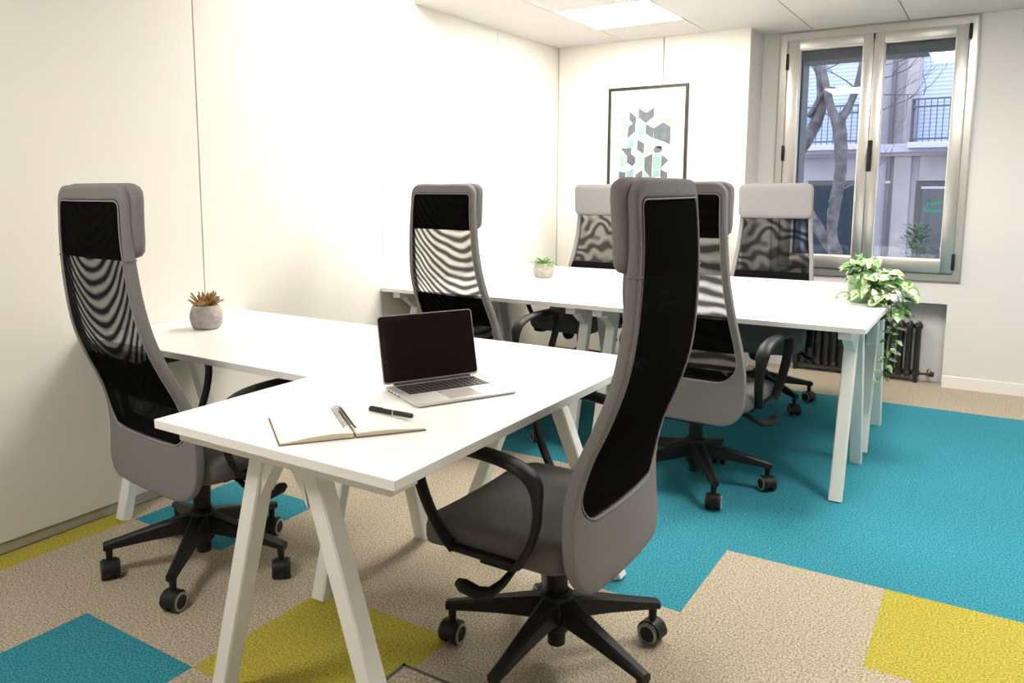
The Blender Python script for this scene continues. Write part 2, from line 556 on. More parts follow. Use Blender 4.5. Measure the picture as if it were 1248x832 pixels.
# ------------------------------------------------------------------ window
wn = struct(empty('window_1', (0, 0, 0)))
def ring_frame(m_, x0, x1, z0, z1, wl, wr, wb, wt, ya, yb, M, bev=.002):
    m_.box((x0, ya, z0), (x0+wl, yb, z1), M, bevel=bev)
    m_.box((x1-wr, ya, z0), (x1, yb, z1), M, bevel=bev)
    m_.box((x0+wl-.001, ya, z0), (x1-wr+.001, yb, z0+wb), M, bevel=bev)
    m_.box((x0+wl-.001, ya, z1-wt), (x1-wr+.001, yb, z1), M, bevel=bev)
m_ = MB()
ring_frame(m_, WX0, WX1, WZ0, WZ1, .06, .055, .065, .065, YB-.012, YB+.05, M_GREYALU)
m_.build('window_frame', wn)
m_ = MB()
ring_frame(m_, WX0+.008, WX1-.008, WZ0+.008, WZ1-.01, .045, .040, .045, .05, YB-.020, YB-.010, M_ALU)
m_.build('window_casing', wn)
for (x0, x1, gx0, gx1) in ((1.462, 1.981, 1.535, 1.921), (1.983, 2.50, 2.043, 2.432)):
    m_ = MB()
    ring_frame(m_, x0, x1, .735, 2.25, gx0-x0, x1-gx1, .082, .062, YB-.038, YB+.03, M_ALU, .004)
    ring_frame(m_, gx0-.001, gx1+.001, .816, 2.189, .006, .006, .006, .006, YB-.030, YB+.02, M_TRIM, .001)
    sash = m_.build('window_sash', wn, True, 30)
    m_ = MB(); m_.box((gx0+.003, YB-.002, .82), (gx1-.003, YB+.002, 2.186), M_GLASS); m_.build('window_pane', sash)
m_ = MB()
m_.box((1.982, YB-.05, 1.375), (2.008, YB-.038, 1.575), M_BLACK, bevel=.004)
m_.box((1.986, YB-.085, 1.50), (2.004, YB-.05, 1.53), M_BLACK, bevel=.003)
m_.box((1.985, YB-.088, 1.40), (2.005, YB-.074, 1.53), M_BLACK, bevel=.005)
m_.build('window_handle', wn)
for (x, z0, z1) in ((1.461, 2.06, 2.165), (1.459, 1.455, 1.557), (2.503, 2.16, 2.25), (2.501, .758, .86), (1.982, 2.215, 2.245)):
    m_ = MB(); w_ = .009 if z1-z0 > .05 else .004
    m_.lathe([(w_*.8, z0), (w_, z0+.004), (w_, z1-.004), (w_*.8, z1)], M_BLACK, 12, (x, YB-.044, 0)); m_.build('window_hinge', wn, True)
# outer rebate and roller shutter box seen through the glass
m_ = MB()
m_.box((WX0, YB+.06, 2.12), (WX1, YE, WZ1), M_ALUD)
m_.box((WX0, YB+.06, .67), (1.545, YE-.04, 2.12), M_ALUD)
m_.box((2.47, YB+.06, .67), (WX1, YE-.04, 2.12), M_ALUD)
m_.box((WX0, YB+.06, .67), (WX1, YE+.03, .775), M_ALUD)
m_.build('window_rebate', wn)

# ------------------------------------------------------------------ outside
st = MB(); st.box((-14, 4.95, -.95), (16, 30, -.86), M_STREET); struct(st.build('ground'))
YFc = 22
bd = empty('apartment_building', (.5, YFc, -.86), 0, 'pale lilac building with balconies across the street, seen through the window', 'building')
def bpart(name, m_): 
    o = m_.build(name, bd); o.location = (-.5, -YFc, .86); return o
m_ = MB()
m_.box((-8, YFc, -.86), (10, YFc+.4, 9), M_FAC)
bpart('facade_wall', m_)
m_ = MB(); m_.box((.58, YFc-.22, 2.3), (.86, YFc, 9), M_FAC2, bevel=.01); m_.box((.42, YFc-.12, -.86), (.80, YFc, 2.1), M_FAC2, bevel=.01); bpart('pilaster', m_)
m_ = MB(); m_.box((.99, YFc-.10, 1.42), (3.5, YFc, 2.1), M_FAC2); bpart('stone_panel', m_)
m_ = MB(); m_.box((-8, YFc-.28, 2.13), (10, YFc, 2.34), M_LEDGE, bevel=.02); m_.box((-8, YFc-.18, 2.04), (10, YFc, 2.13), M_FAC2); bpart('ledge', m_)
for (x0, x1) in ((-1.75, -.25), (.92, 3.2)):
    m_ = MB(); m_.box((x0, YFc-.05, 2.34), (x1, YFc+.02, 8), M_BLIND); m_.box((x0-.09, YFc-.09, 2.34), (x0, YFc, 8), M_LEDGE); m_.box((x1, YFc-.09, 2.34), (x1+.09, YFc, 8), M_LEDGE); bpart('shuttered_window', m_)
def balcony(x0, x1, zt):
    m_ = MB(); y = YFc-.85
    for z in (2.42, zt-.18, zt):
        m_.box((x0, y-.02, z-.02), (x1, y+.02, z+.02), M_RAIL)
        m_.box((x0-.02, y, z-.02), (x0+.02, YFc, z+.02), M_RAIL)
        m_.box((x1-.02, y, z-.02), (x1+.02, YFc, z+.02), M_RAIL)
    n = int((x1-x0)/.13)
    for k in range(n+1):
        x = x0+(x1-x0)*k/n
        m_.box((x-.010, y-.010, 2.34), (x+.010, y+.010, zt), M_RAIL)
    for k in range(6):
        yy = y+(YFc-y)*k/6
        for x in (x0, x1): m_.box((x-.012, yy-.012, 2.34), (x+.012, yy+.012, zt), M_RAIL)
    bpart('balcony_railing', m_)
    m_ = MB(); m_.box((x0-.06, y-.06, 2.20), (x1+.06, YFc-.02, 2.345), M_LEDGE, bevel=.02); bpart('balcony_slab', m_)
balcony(.80, 3.3, 3.36)
balcony(-1.75, -.25, 3.30)
m_ = MB()
m_.box((-1.62, YFc-.03, -.62), (-.2, YFc+.02, 1.44), M_SHOPF); m_.box((-1.52, YFc-.06, -.55), (-.28, YFc-.02, 1.30), M_SHOP)
sw = bpart('shop_window', m_)
m_ = MB()   # green figure painted on the shop glass
def blob(x, z, rx, rz):
    m_.loft([[Vector((x+rx*math.cos(a)*q, y, z+rz*math.sin(a)*q)) for a in [2*math.pi*k/14 for k in range(14)]] for q, y in ((1, YFc-.061), (1, YFc-.066))], M_SIGNG)
blob(-.98, .90, .10, .07); blob(-1.04, .58, .06, .17); blob(-.92, .78, .05, .05)
g_ = m_.build('window_emblem', sw)
m_ = MB()
m_.box((.93, YFc-.03, -.86), (2.6, YFc+.02, 1.42), M_SHOPF); m_.box((1.08, YFc-.06, -.8), (2.5, YFc-.02, 1.26), M_DOOR)
m_.box((1.05, YFc-.075, 1.22), (2.5, YFc-.05, 1.28), M_LEDGE)
dr = bpart('shop_door', m_)
random.seed(3)
for row, (x0, x1, z) in enumerate(((1.20, 1.62, .86), (1.14, 1.62, .68))):
    m_ = MB(); x = x0
    while x < x1-.05:
        w_ = random.uniform(.05, .075)
        for (a_, c_) in ((0, .018), (w_-.018, w_)):
            m_.box((x+a_, YFc-.068, z-.055), (x+c_, YFc-.061, z+.055), M_SIGNG)
        zz = random.choice((-.045, 0, .045))
        m_.box((x, YFc-.068, z+zz-.01), (x+w_, YFc-.061, z+zz+.01), M_SIGNG)
        x += w_+.025
    m_.build('sign_marks', dr)
pp = MB(); pp.lathe([(.055, -.86), (.055, 9)], M_PIPE, 12, (.30, YFc-.10, 0)); pp.box((.24, YFc-.17, 1.36), (.37, YFc-.02, 1.42), M_BAND); bpart('drainpipe', pp)

tr = MB()
def limb(pts, rads): 
    # smooth polyline
    P = [Vector(p) for p in pts]; n = len(P); out_p = []; out_r = []
    for i in range(n-1):
        for k in range(5):
            t = k/5
            p0 = P[max(i-1, 0)]; p1 = P[i]; p2 = P[i+1]; p3 = P[min(i+2, n-1)]
            out_p.append(.5*((2*p1)+(p2-p0)*t+(2*p0-5*p1+4*p2-p3)*t*t+(3*p1-p0-3*p2+p3)*t**3))
            out_r.append(lerp(rads[i], rads[i+1], t)*(1+.05*math.sin(i*3+k*1.7)))
    out_p.append(P[-1]); out_r.append(rads[-1])
    tr.tube(out_p, out_r, M_BARK, 10)
TY = 12
limb([(.80, TY, -.9), (.74, TY, -.3), (.70, TY, .22), (.62, TY, .55), (.64, TY, 1.0), (.69, TY, 1.5), (.67, TY, 1.95), (.61, TY, 2.3)], [.14, .12, .10, .075, .085, .085, .095, .10])
limb([(.72, TY+.05, .18), (.50, TY+.1, .50), (.28, TY+.15, .82), (.06, TY+.2, 1.25), (.02, TY+.2, 1.7), (.16, TY+.2, 2.0), (.30, TY+.2, 2.35), (.36, TY+.1, 2.8), (.22, TY, 3.4)], [.085, .085, .08, .08, .085, .09, .09, .085, .07])
limb([(.62, TY, 2.2), (.52, TY-.05, 2.45), (.44, TY-.05, 2.75), (.36, TY, 3.1), (.25, TY, 3.6)], [.085, .06, .05, .045, .04])
limb([(.62, TY, 2.2), (.74, TY+.05, 2.45), (.84, TY+.05, 2.75), (.90, TY, 3.1), (1.0, TY, 3.6)], [.075, .055, .045, .04, .035])
limb([(.18, TY+.15, 2.35), (.35, TY, 2.62), (.50, TY, 2.73), (.66, TY, 2.68), (.86, TY, 2.72)], [.035, .035, .04, .018, .016])
random.seed(11)
def twig(p, d, l, r_, depth):
    pts = [p]
    for k in range(4):
        d = (d+Vector((random.uniform(-.35, .35), random.uniform(-.35, .35), random.uniform(-.2, .35)))).normalized()
        pts.append(pts[-1]+d*l/4)
    tr.tube(pts, [r_*(1-.2*k) for k in range(5)], M_BARK, 5)
    if depth:
        for k in (2, 3, 4):
            twig(pts[k], (d+Vector((random.uniform(-1, 1), random.uniform(-.6, .6), random.uniform(-.3, .8)))).normalized(), l*.6, r_*.5, depth-1)
for p, d in (((.44, TY, 2.75), (-.5, 0, .5)), ((.86, TY, 2.8), (.8, 0, .2)), ((.9, TY, 3.0), (1, 0, .2)), ((.9, TY, 2.6), (1, .2, -.1)), ((.84, TY, 2.7), (-.6, .2, .6)), ((.36, TY, 3.0), (.8, 0, .4)), ((1.0, TY, 3.2), (1, -.2, -.2)), ((.1, TY, 1.6), (-.3, .1, .5)), ((.66, TY, 1.2), (.6, .1, .4)), ((.9, TY, 2.3), (1, 0, .3))):
    twig(Vector(p), Vector(d).normalized(), .9, .014, 2)
tag(tr.build('bare_tree', None, True, 80), 'bare forked grey tree trunk standing in the street outside the window', 'tree')

bu = empty('street_bush', (1.15, 20.6, -.86), 0, 'dark green leafy bush beside the shop door across the street', 'bush')
m_ = MB(); random.seed(5)
for k in range(420):
    a = random.uniform(0, 6.28); r_ = random.uniform(.05, .42); z = random.uniform(.15, 1.25)
    r_ *= 1-.5*abs(z-.6)
    p = Vector((r_*math.cos(a), r_*math.sin(a), z)); d = Vector((math.cos(a), math.sin(a), random.uniform(-.3, .7))).normalized()
    sd = d.cross(Vector((0, 0, 1))).normalized()*.03
    m_.poly([p, p+d*.06+sd, p+d*.14, p+d*.06-sd], M_BUSH)
m_.build('foliage', bu)
m_ = MB()
for k in range(6):
    a = k*1.05; m_.tube([(0, 0, 0), (.05*math.cos(a), .05*math.sin(a), .4), (.2*math.cos(a), .2*math.sin(a), .9)], [.02, .015, .006], M_BARK, 6)
m_.build('stem', bu)

# ------------------------------------------------------------------ picture on the back wall
pic = empty('framed_picture', (.60, YP, 1.63), 0, 'black framed geometric art print hanging on the back wall', 'picture')
m_ = MB()
hw_, hh = .293, .40
t_ = .019
zt, zb = 1.985-1.63, 1.18-1.63
for lo, hi in (((-hw_, -.022, zb), (-hw_+t_, 0, zt)), ((hw_-t_, -.022, zb), (hw_, 0, zt)), ((-hw_+t_, -.022, zt-t_), (hw_-t_, 0, zt)), ((-hw_+t_, -.022, zb), (hw_-t_, 0, zb+t_))):
    m_.box(lo, hi, M_FRAMEB, bevel=.002)
m_.build('picture_frame', pic)
m_ = MB(); m_.box((-hw_+t_, -.009, zb+t_), (hw_-t_, -.002, zt-t_), M_ART)
# rhombus pattern, printed flat on the sheet.  px -> sheet: one column = .0665 m
def sheet(px, py):   # zoomed survey of the sheet (765x832 crop)
    return ((px-385)/765*.715*.985, -.0096, (1.985-1.63)-(py-75)/832*.76*1.03)
tiles = [
 ('M_A1', [(240, 250), (297, 300), (290, 408), (228, 455), (232, 372), (268, 345), (240, 318)]),
 ('M_A1', [(314, 235), (378, 270), (374, 348), (314, 302)]), ('M_A4', [(378, 270), (444, 230), (440, 302), (374, 348)]),
 ('M_A3', [(168, 300), (268, 348), (228, 378), (168, 360)]), ('M_A3', [(168, 378), (228, 378), (228, 455), (168, 450)]),
 ('M_A3', [(450, 232), (515, 262), (515, 335), (446, 300)]), ('M_A5', [(530, 335), (572, 318), (578, 355), (556, 365)]),
 ('M_A2', [(312, 378), (372, 352), (372, 425), (314, 458)]), ('M_A1', [(376, 352), (440, 388), (438, 465), (376, 425)]),
 ('M_A1', [(440, 388), (512, 345), (574, 382), (574, 515), (520, 488), (440, 462)]),
 ('M_A2', [(230, 490), (262, 458), (286, 480), (280, 525), (230, 528)]), ('M_A4', [(312, 468), (370, 500), (365, 580), (306, 540)]),
 ('M_A3', [(374, 500), (436, 465), (430, 545), (370, 580)]), ('M_A3', [(440, 500), (500, 480), (560, 515), (500, 540), (440, 520)]),
 ('M_A1', [(172, 528), (265, 528), (262, 580), (228, 590)]), ('M_A4', [(228, 590), (262, 572), (298, 600), (298, 640), (275, 668), (226, 640)]),
 ('M_A3', [(168, 560), (224, 595), (224, 650), (168, 680)]), ('M_A3', [(300, 570), (362, 590), (362, 690), (300, 640)]),
 ('M_A4', [(438, 545), (460, 522), (500, 522), (514, 545), (500, 568), (455, 572)]),
 ('M_A4', [(370, 605), (438, 572), (432, 760), (372, 700)]), ('M_A2', [(440, 578), (505, 575), (503, 665), (450, 698), (440, 690)]),
 ('M_A4', [(508, 580), (566, 628), (505, 685)]), ('M_A2', [(455, 695), (503, 665), (515, 690)]),
 ('M_A1', [(163, 705), (220, 712), (218, 780), (165, 815)]), ('M_A2', [(224, 712), (288, 675), (282, 760), (222, 780)]),
 ('M_A4', [(302, 730), (360, 692), (358, 755), (298, 795)]), ('M_A3', [(364, 700), (428, 755), (364, 760)]),
 ('M_A2', [(440, 705), (495, 700), (495, 750), (437, 755)]), ('M_A1', [(500, 690), (560, 720), (556, 790), (500, 750)]),
 ('M_A2', [(165, 830), (218, 795), (218, 870), (165, 900)]), ('M_A1', [(300, 810), (360, 840), (360, 920), (300, 885)]),
 ('M_A2', [(370, 790), (430, 770), (430, 850), (370, 880)]), ('M_A4', [(440, 780), (500, 810), (500, 890), (440, 860)]),
]
for mn, pts in tiles:
    p3 = [sheet(*p) for p in pts]
    m_.loft([[Vector((a_, -.0092, c_)) for a_, _, c_ in p3], [Vector((a_, -.0096, c_)) for a_, _, c_ in p3]], globals()[mn])
m_.build('art_print', pic)

# ------------------------------------------------------------------ radiator
rd = empty('radiator', (1.98, YB+.062, 0), 0, 'black cast iron column radiator in the niche under the window', 'radiator')
for k in range(16):
    x = 2.335-.0495*k-1.98
    m_ = MB()
    for yy in (-.035, .035):
        m_.lathe([(.012, .045), (.0165, .075), (.0155, .35), (.0165, .385), (.009, .400)], M_RAD, 10, (x, yy, 0))
    for z in (.062, .372):
        m_.lathe([(.012, -.0245), (.022, -.018), (.024, 0), (.022, .018), (.012, .0245)], M_RAD, 12, (x, 0, z), axis='X')
        m_.box((x-.019, -.052, z-.019), (x+.019, .052, z+.019), M_RAD, bevel=.013, seg=3)
    if k in (0, 15):
        m_.box((x-.012, -.03, 0), (x+.012, .03, .05), M_RAD, bevel=.003)
    m_.build('radiator_section', rd, True)
m_ = MB()
m_.lathe([(.008, .37), (.008, .425)], M_RAD, 10, (0, 0, .06), axis='X')
m_.lathe([(.006, .035), (.012, .045), (.012, .09), (.006, .095)], M_CHROME, 10, (.43, 0, 0))
m_.lathe([(.014, .425), (.018, .43), (.018, .455), (.012, .46)], M_RAD, 10, (0, 0, .062), axis='X')
m_.build('valve', rd, True)

# door stop on the right-hand wall and socket on the left wall
m_ = MB(); m_.lathe([(.030, 0), (.030, -.006), (.022, -.03), (.010, -.036)], M_GREYALU, 20, (2.935, YB, .268), axis='Y')
tag(m_.build('door_stop', None, True), 'round grey stop fixed low on the right end of the window wall', 'door stop')
so = empty('wall_socket', (XW, .53, .365), 0, 'white double socket plate on the left wall behind the left chair', 'socket')
m_ = MB(); m_.box((0, -.045, -.075), (.010, .045, .075), M_PLATE, bevel=.003); m_.build('plate', so)
for z in (-.036, .036):
    m_ = MB(); m_.lathe([(.024, .0102), (.022, .0125)], M_TRIM, 18, (0, 0, z), axis='X'); m_.build('outlet', so)

# floor box
fb = empty('floor_box', (1.62, .17, 0), 0, 'square carpet-lidded floor box with dark metal rim at the bottom edge', 'floor box')
m_ = MB(); e = .155; w_ = .012
for lo, hi in (((-e, -e, 0), (e, -e+w_, .004)), ((-e, e-w_, 0), (e, e, .004)), ((-e, -e, 0), (-e+w_, e, .004)), ((e-w_, -e, 0), (e, e, .004))): m_.box(lo, hi, M_BOXM, bevel=.001, seg=1)
m_.build('rim', fb)
m_ = MB(); m_.box((-e+w_, -e+w_, 0), (e-w_, e-w_, .003), M_BEIGE); m_.build('lid', fb)

# ------------------------------------------------------------------ desks
HT = .73
def desk_top(par, x0, x1, y0, y1, name='tabletop'):
    m_ = MB(); m_.box((x0, y0, HT-.022), (x1, y1, HT), M_DESK, bevel=.0015, seg=2)
    return m_.build(name, par)
LW = .046
def leg(par, a, b_, ref, w=LW, d=LW):
    m_ = MB(); m_.bar(a, b_, w, d, M_LEG, ref, bevel=.004); return m_.build('leg', par, False)
def foot_cut(a, b_): return a, b_
def trestle_y(par, x, ya_t, yb_t, ya_f, yb_f, y0, y1):
    """A-frame in the plane x = const"""
    leg(par, (x, ya_t, .690), (x, ya_f, 0), (1, 0, 0), .042, .050)
    leg(par, (x, yb_t, .690), (x, yb_f, 0), (1, 0, 0), .042, .050)
    m_ = MB()
    m_.box((x-.025, y0, .672), (x+.025, y1, HT-.022), M_LEG, bevel=.003)
    for (yt, s) in ((ya_t, -1), (yb_t, 1)):
        m_.prism([(x-.020, yt+s*.02, .672), (x-.020, yt+s*.13, .672), (x-.020, yt+s*.13, .655), (x-.020, yt+s*.045, .60)], (.04, 0, 0), M_LEG)
    m_.build('crossbar', par)
def trestle_x(par, y, xa_t, xb_t, xa_f, xb_f, x0, x1):
    leg(par, (xa_t, y, .690), (xa_f, y, 0), (0, 1, 0), .046, .050)
    leg(par, (xb_t, y, .690), (xb_f, y, 0), (0, 1, 0), .046, .050)
    m_ = MB()
    yn = y-.062 if y < .5 else y-.025
    m_.box((x0, yn, .680), (x1, y+.025, HT-.022), M_LEG, bevel=.003)
    for (xt, s) in ((xa_t, 1), (xb_t, -1)):
        m_.prism([(xt+s*.015, y-.020, .675), (xt+s*.06, y-.020, .675), (xt+s*.045, y-.020, .655), (xt-s*.0, y-.020, .58)], (0, .04, 0), M_LEG)
    m_.build('crossbar', par)
def rails(par, a, b_):
    m_ = MB(); m_.box(a, b_, M_LEG, bevel=.002); m_.build('rail', par)

dA = empty('desk', (1.44, .52, 0), 0, 'white trestle desk nearest the camera, holding the laptop and notebook', 'desk')
dA.location = (0, 0, 0)
desk_top(dA, 1.072, 1.808, -.126, 1.172)
trestle_x(dA, -.035, 1.355, 1.505, 1.165, 1.735, 1.125, 1.775)
trestle_x(dA, 1.10, 1.40, 1.47, 1.135, 1.755, 1.125, 1.775)
rails(dA, (1.30, -.01, .678), (1.34, 1.08, HT-.022)); rails(dA, (1.54, -.01, .678), (1.58, 1.08, HT-.022))

dB = empty('desk', (0, 0, 0), 0, 'white desk running to the left wall, with the brown dried plant on it', 'desk')
desk_top(dB, XW+.004, 1.070, .393, 1.172)
trestle_y(dB, -.035, .655, .80, .475, 1.0, .43, 1.13)
trestle_y(dB, 1.035, .655, .80, .455, .99, .43, 1.13)
rails(dB, (-.01, .60, .678), (1.01, .64, HT-.022)); rails(dB, (-.01, .92, .678), (1.01, .96, HT-.022))

for (x0, x1, y0, y1, ff, xs, lab) in (
    (XW+.004, 1.103, 2.145, 2.944, (2.20, 2.74), (-.03, 1.035), 'near left white desk of the long bank, against the left wall'),
    (1.105, 2.322, 2.145, 2.944, (2.195, 2.755), (1.175, 2.243), 'near right white desk of the long bank, its corner beside the trailing plant'),
    (XW+.004, 1.103, 2.946, 3.745, (2.93, 3.49), (-.03, 1.035), 'far left white desk of the long bank, with the little green plant on it'),
    (1.105, 2.322, 2.946, 3.745, (2.93, 3.475), (1.175, 2.243), 'far right white desk of the long bank, nearest the window')):
    d_ = empty('desk', (0, 0, 0), 0, lab, 'desk', 'white desks of the long bank')
    desk_top(d_, x0, x1, y0, y1)
    mid = (ff[0]+ff[1])/2
    for x in xs: trestle_y(d_, x, mid-.08, mid+.08, ff[0], ff[1], max(y0+.04, mid-.34), min(y1-.04, mid+.34))
    rails(d_, (xs[0]+.025, y0+.28, .678), (xs[1]-.025, y0+.32, HT-.022)); rails(d_, (xs[0]+.025, y1-.24, .678), (xs[1]-.025, y1-.20, HT-.022))

# ------------------------------------------------------------------ office chair
ZK = [.33, .36, .45, .55, .65, .75, .85, .95, 1.05, 1.15, 1.30]
YK = [-.206, -.203, -.192, -.190, -.211, -.251, -.283, -.297, -.302, -.301, -.290]
HK = [.252, .256, .261, .257, .248, .239, .230, .219, .212, .205, .200]
def ysurf(x, z): return interp(ZK, YK, z)+.28*x*x
def hwid(z): return interp(ZK, HK, z)
TB = .028
def rloop(xa, z0, z1, rt, rb, nc=8, ns=10, nv=22):
    """rounded outline; returns list of (x,z); xa(z) gives half width"""
    pts = []
    def corner(sx, zc, r_, a0, a1):
        for k in range(nc+1):
            a = lerp(a0, a1, k/nc)
            z = zc+r_*math.sin(a)
            pts.append((sx*(xa(zc)-r_)+r_*math.cos(a), z))
    # bottom-right, right side, top-right, top, top-left, left side, bottom-left, bottom
    corner(1, z0+rb, rb, -math.pi/2, 0)
    for k in range(1, nv): 
        z = lerp(z0+rb, z1-rt, k/nv); pts.append((xa(z), z))
    corner(1, z1-rt, rt, 0, math.pi/2)
    xr = xa(z1-rt)-rt
    for k in range(1, ns): pts.append((lerp(xr, -xr, k/ns), z1))
    corner(-1, z1-rt, rt, math.pi/2, math.pi)
    for k in range(1, nv):
        z = lerp(z1-rt, z0+rb, k/nv); pts.append((-xa(z), z))
    corner(-1, z0+rb, rb, math.pi, 1.5*math.pi)
    xr = xa(z0+rb)-rb
    for k in range(1, ns): pts.append((lerp(-xr, xr, k/ns), z0))
    return pts
ZT, ZB0 = 1.297, .328
IZ0, IZ1 = .501, 1.252
def make_chair():
    root = empty('office_chair', (0, 0, 0), 0)
    # back frame with its lower fabric panel
    O = rloop(hwid, ZB0, ZT, .055, .088)
    I = rloop(lambda z: hwid(z)-.024, IZ0, IZ1, .022, .09)
    m_ = MB()
    n = len(O)
    rings = []
    for (ox, oz), (i_x, iz) in zip(O, I):
        L = math.hypot(ox-i_x, oz-iz); dx, dz = (ox-i_x)/L, (oz-iz)/L
        a = L/2; bb = TB/2; rr = min(.011, a*.95)
        sec = []
        def arc(cu, cv, a0, a1):
            for k in range(5):
                t = lerp(a0, a1, k/4); sec.append((cu+rr*math.cos(t), cv+rr*math.sin(t)))
        arc(a-rr, bb-rr, 0, math.pi/2)
        for k in range(1, 6): sec.append((lerp(a-rr, -a+rr, k/6), bb))
        arc(-a+rr, bb-rr, math.pi/2, math.pi)
        arc(-a+rr, -bb+rr, math.pi, 1.5*math.pi)
        for k in range(1, 6): sec.append((lerp(-a+rr, a-rr, k/6), -bb))
        arc(a-rr, -bb+rr, 1.5*math.pi, 2*math.pi)
        mx_, mz = (ox+i_x)/2, (oz+iz)/2
        ring = []
        for (s_, v_) in sec:
            X = mx_+dx*s_; Z = mz+dz*s_
            ring.append(Vector((X, ysurf(X, Z)+TB/2+v_, Z)))
        rings.append(ring)
    rings.append(rings[0])
    rv = [[m_.bm.verts.new(p) for p in ring] for ring in rings[:-1]]; rv.append(rv[0])
    i_ = m_.mi(M_FAB); k_n = len(rings[0])
    for a, c in zip(rv, rv[1:]):
        for k in range(k_n):
            f_ = m_.bm.faces.new((a[k], a[(k+1) % k_n], c[(k+1) % k_n], c[k])); f_.material_index = i_
    fr = m_.build('back_frame', root, True, 60)
    # sewn joins across the side bars
    for zz in (1.085,):
        for s_ in (-1, 1):
            m_ = MB()
            X = s_*(hwid(zz)-.012)
            P = []
            for k in range(13):
                t = 2*math.pi*k/12
                X2 = X+.0125*max(-1, min(1, 1.35*math.cos(t))); v_ = .0145*max(-1, min(1, 1.35*math.sin(t)))
                P.append((X2, ysurf(X2, zz)+TB/2+v_, zz))
            m_.tube(P, .0022, M_FAB, 5)
            m_.build('seam', fr, True)
    m_ = MB(); m_.tube([Vector((x, ysurf(x, z)+.0005, z)) for x, z in I]+[Vector((I[0][0], ysurf(I[0][0], I[0][1])+.0005, I[0][1]))], .0022, M_PIPING, 6); m_.build('piping', fr, True)
    # netting, rear and front layers
    def inner_hw(z):
        h = hwid(z)-.018
        rb = .09
        if z < IZ0+rb:
            dz = max(0, IZ0+rb-z); h = h-rb+math.sqrt(max(0, (rb+.006)**2-dz*dz))
        if z > IZ1-.022:
            dz = z-(IZ1-.022); h = h-.022+math.sqrt(max(0, (.028)**2-dz*dz))
        return h
    zs = [lerp(IZ0-.004, IZ1+.004, k/48) for k in range(49)]
    def layer(off, name, za, zb_, mt, par=root):
        m_ = MB(); rv = []
        for z in [z for z in zs if za-.001 <= z <= zb_+.001]:
            h = inner_hw(z)
            rv.append([m_.bm.verts.new((h*(-1+2*k/12), ysurf(h*(-1+2*k/12), z)+off, z)) for k in range(13)])
        mi_ = m_.mi(mt)
        for a, c in zip(rv, rv[1:]):
            for k in range(12):
                f_ = m_.bm.faces.new((a[k], a[k+1], c[k+1], c[k])); f_.material_index = mi_
        return m_.build(name, par, True, 80)
    layer(.004, 'mesh_back', .5, 1.26, M_NET)
    # solid black lining behind the headrest and lumbar pad between the layers
    m_ = MB(); rings = []
    for z in [1.085+.165*k/8 for k in range(9)]:
        h = inner_hw(z)-.002
        rings.append([Vector((h*(-1+2*k/12), ysurf(h*(-1+2*k/12), z)+.007, z)) for k in range(13)]+[Vector((h*(1-2*k/12), ysurf(h*(1-2*k/12), z)+.024, z)) for k in range(13)])
    m_.loft(rings, M_BLACKM); m_.build('headrest_lining', root)
    m_ = MB(); rings = []
    for k in range(9):
        z = .625+.140*k/8; t = math.sin(math.pi*k/8)**.35 if 0 < k < 8 else .15
        h = inner_hw(z)-.004; th = .008*t
        rings.append([Vector((h*(-1+2*j/12), ysurf(h*(-1+2*j/12), z)+.018-th, z)) for j in range(13)]+[Vector((h*(1-2*j/12), ysurf(h*(1-2*j/12), z)+.018+th, z)) for j in range(13)])
    m_.loft(rings, M_BLACKM); m_.build('lumbar_pad', root, True)
    # headrest pillow, hung in front of the frame
    m_ = MB(); rings = []
    def pad_ring(z, ins, thin):
        h = .214-ins; y0 = ysurf(0, z)+TB+.004; y1 = y0+.042-thin*.62; y0 += thin*.5
        r_ = .022; P = []
        def arc(cx, cy, a0):
            for k in range(5):
                t = a0+math.pi/2*k/4; P.append(Vector((cx+r_*math.cos(t), cy+r_*math.sin(t), z)))
        hy = (y1-y0)/2; yc = (y0+y1)/2; rr = min(r_, hy*.95)
        P = []
        for (sx, sy, a0) in ((1, 1, 0), (-1, 1, math.pi/2), (-1, -1, math.pi), (1, -1, 1.5*math.pi)):
            for k in range(5):
                t = a0+math.pi/2*k/4
                X = sx*(h-rr)+rr*math.cos(t)
                P.append(Vector((X, yc+sy*(hy-rr)+rr*math.sin(t)+.04*X*X, z)))
        return P
    for (z, ins, thin) in ((1.088, .05, .040), (1.0885, .035, .025), (1.094, .016, .010), (1.106, .004, .002), (1.13, 0, 0), (1.19, 0, 0), (1.25, 0, 0), (1.274, .003, .002), (1.288, .013, .008), (1.297, .030, .022), (1.300, .05, .036)):
        rings.append(pad_ring(z, ins, thin))
    m_.loft(rings, M_FAB)
    hr = m_.build('headrest', root, True, 70)
    m_ = MB()
    m_.box((-.11, ysurf(0, 1.29)+.012, 1.285), (.11, ysurf(0, 1.29)+TB+.03, 1.2985), M_FAB, bevel=.005); m_.build('headrest_strap', hr, True)
    # seat cushion
    m_ = MB(); rings = []
    def seat_ring(ins, z):
        P = []
        x1 = .262-ins; ya, yb_ = -.150+ins, .284-ins
        for (sx, yc, r_, a0) in ((1, yb_, .085, 0), (-1, yb_, .085, math.pi/2), (-1, ya, .06, math.pi), (1, ya, .06, 1.5*math.pi)):
            r2 = max(.02, r_-ins)
            cy = yc-r2 if yc > 0 else yc+r2
            for k in range(8):
                t = a0+math.pi/2*k/7
                X = sx*(x1-r2)+r2*math.cos(t); Y = cy+r2*math.sin(t)
                dip = -.026*max(0, (Y-.14)/.14)**2 + .010*(X/.26)**2
                P.append(Vector((X, Y, z+dip)))
            if yc > 0 and sx == 1:
                for k in range(1, 8):
                    X = lerp(x1-r2, -(x1-r2), k/8); dip = -.026*max(0, (yb_-.14)/.14)**2+.010*(X/.26)**2; P.append(Vector((X, yb_, z+dip)))
        return P
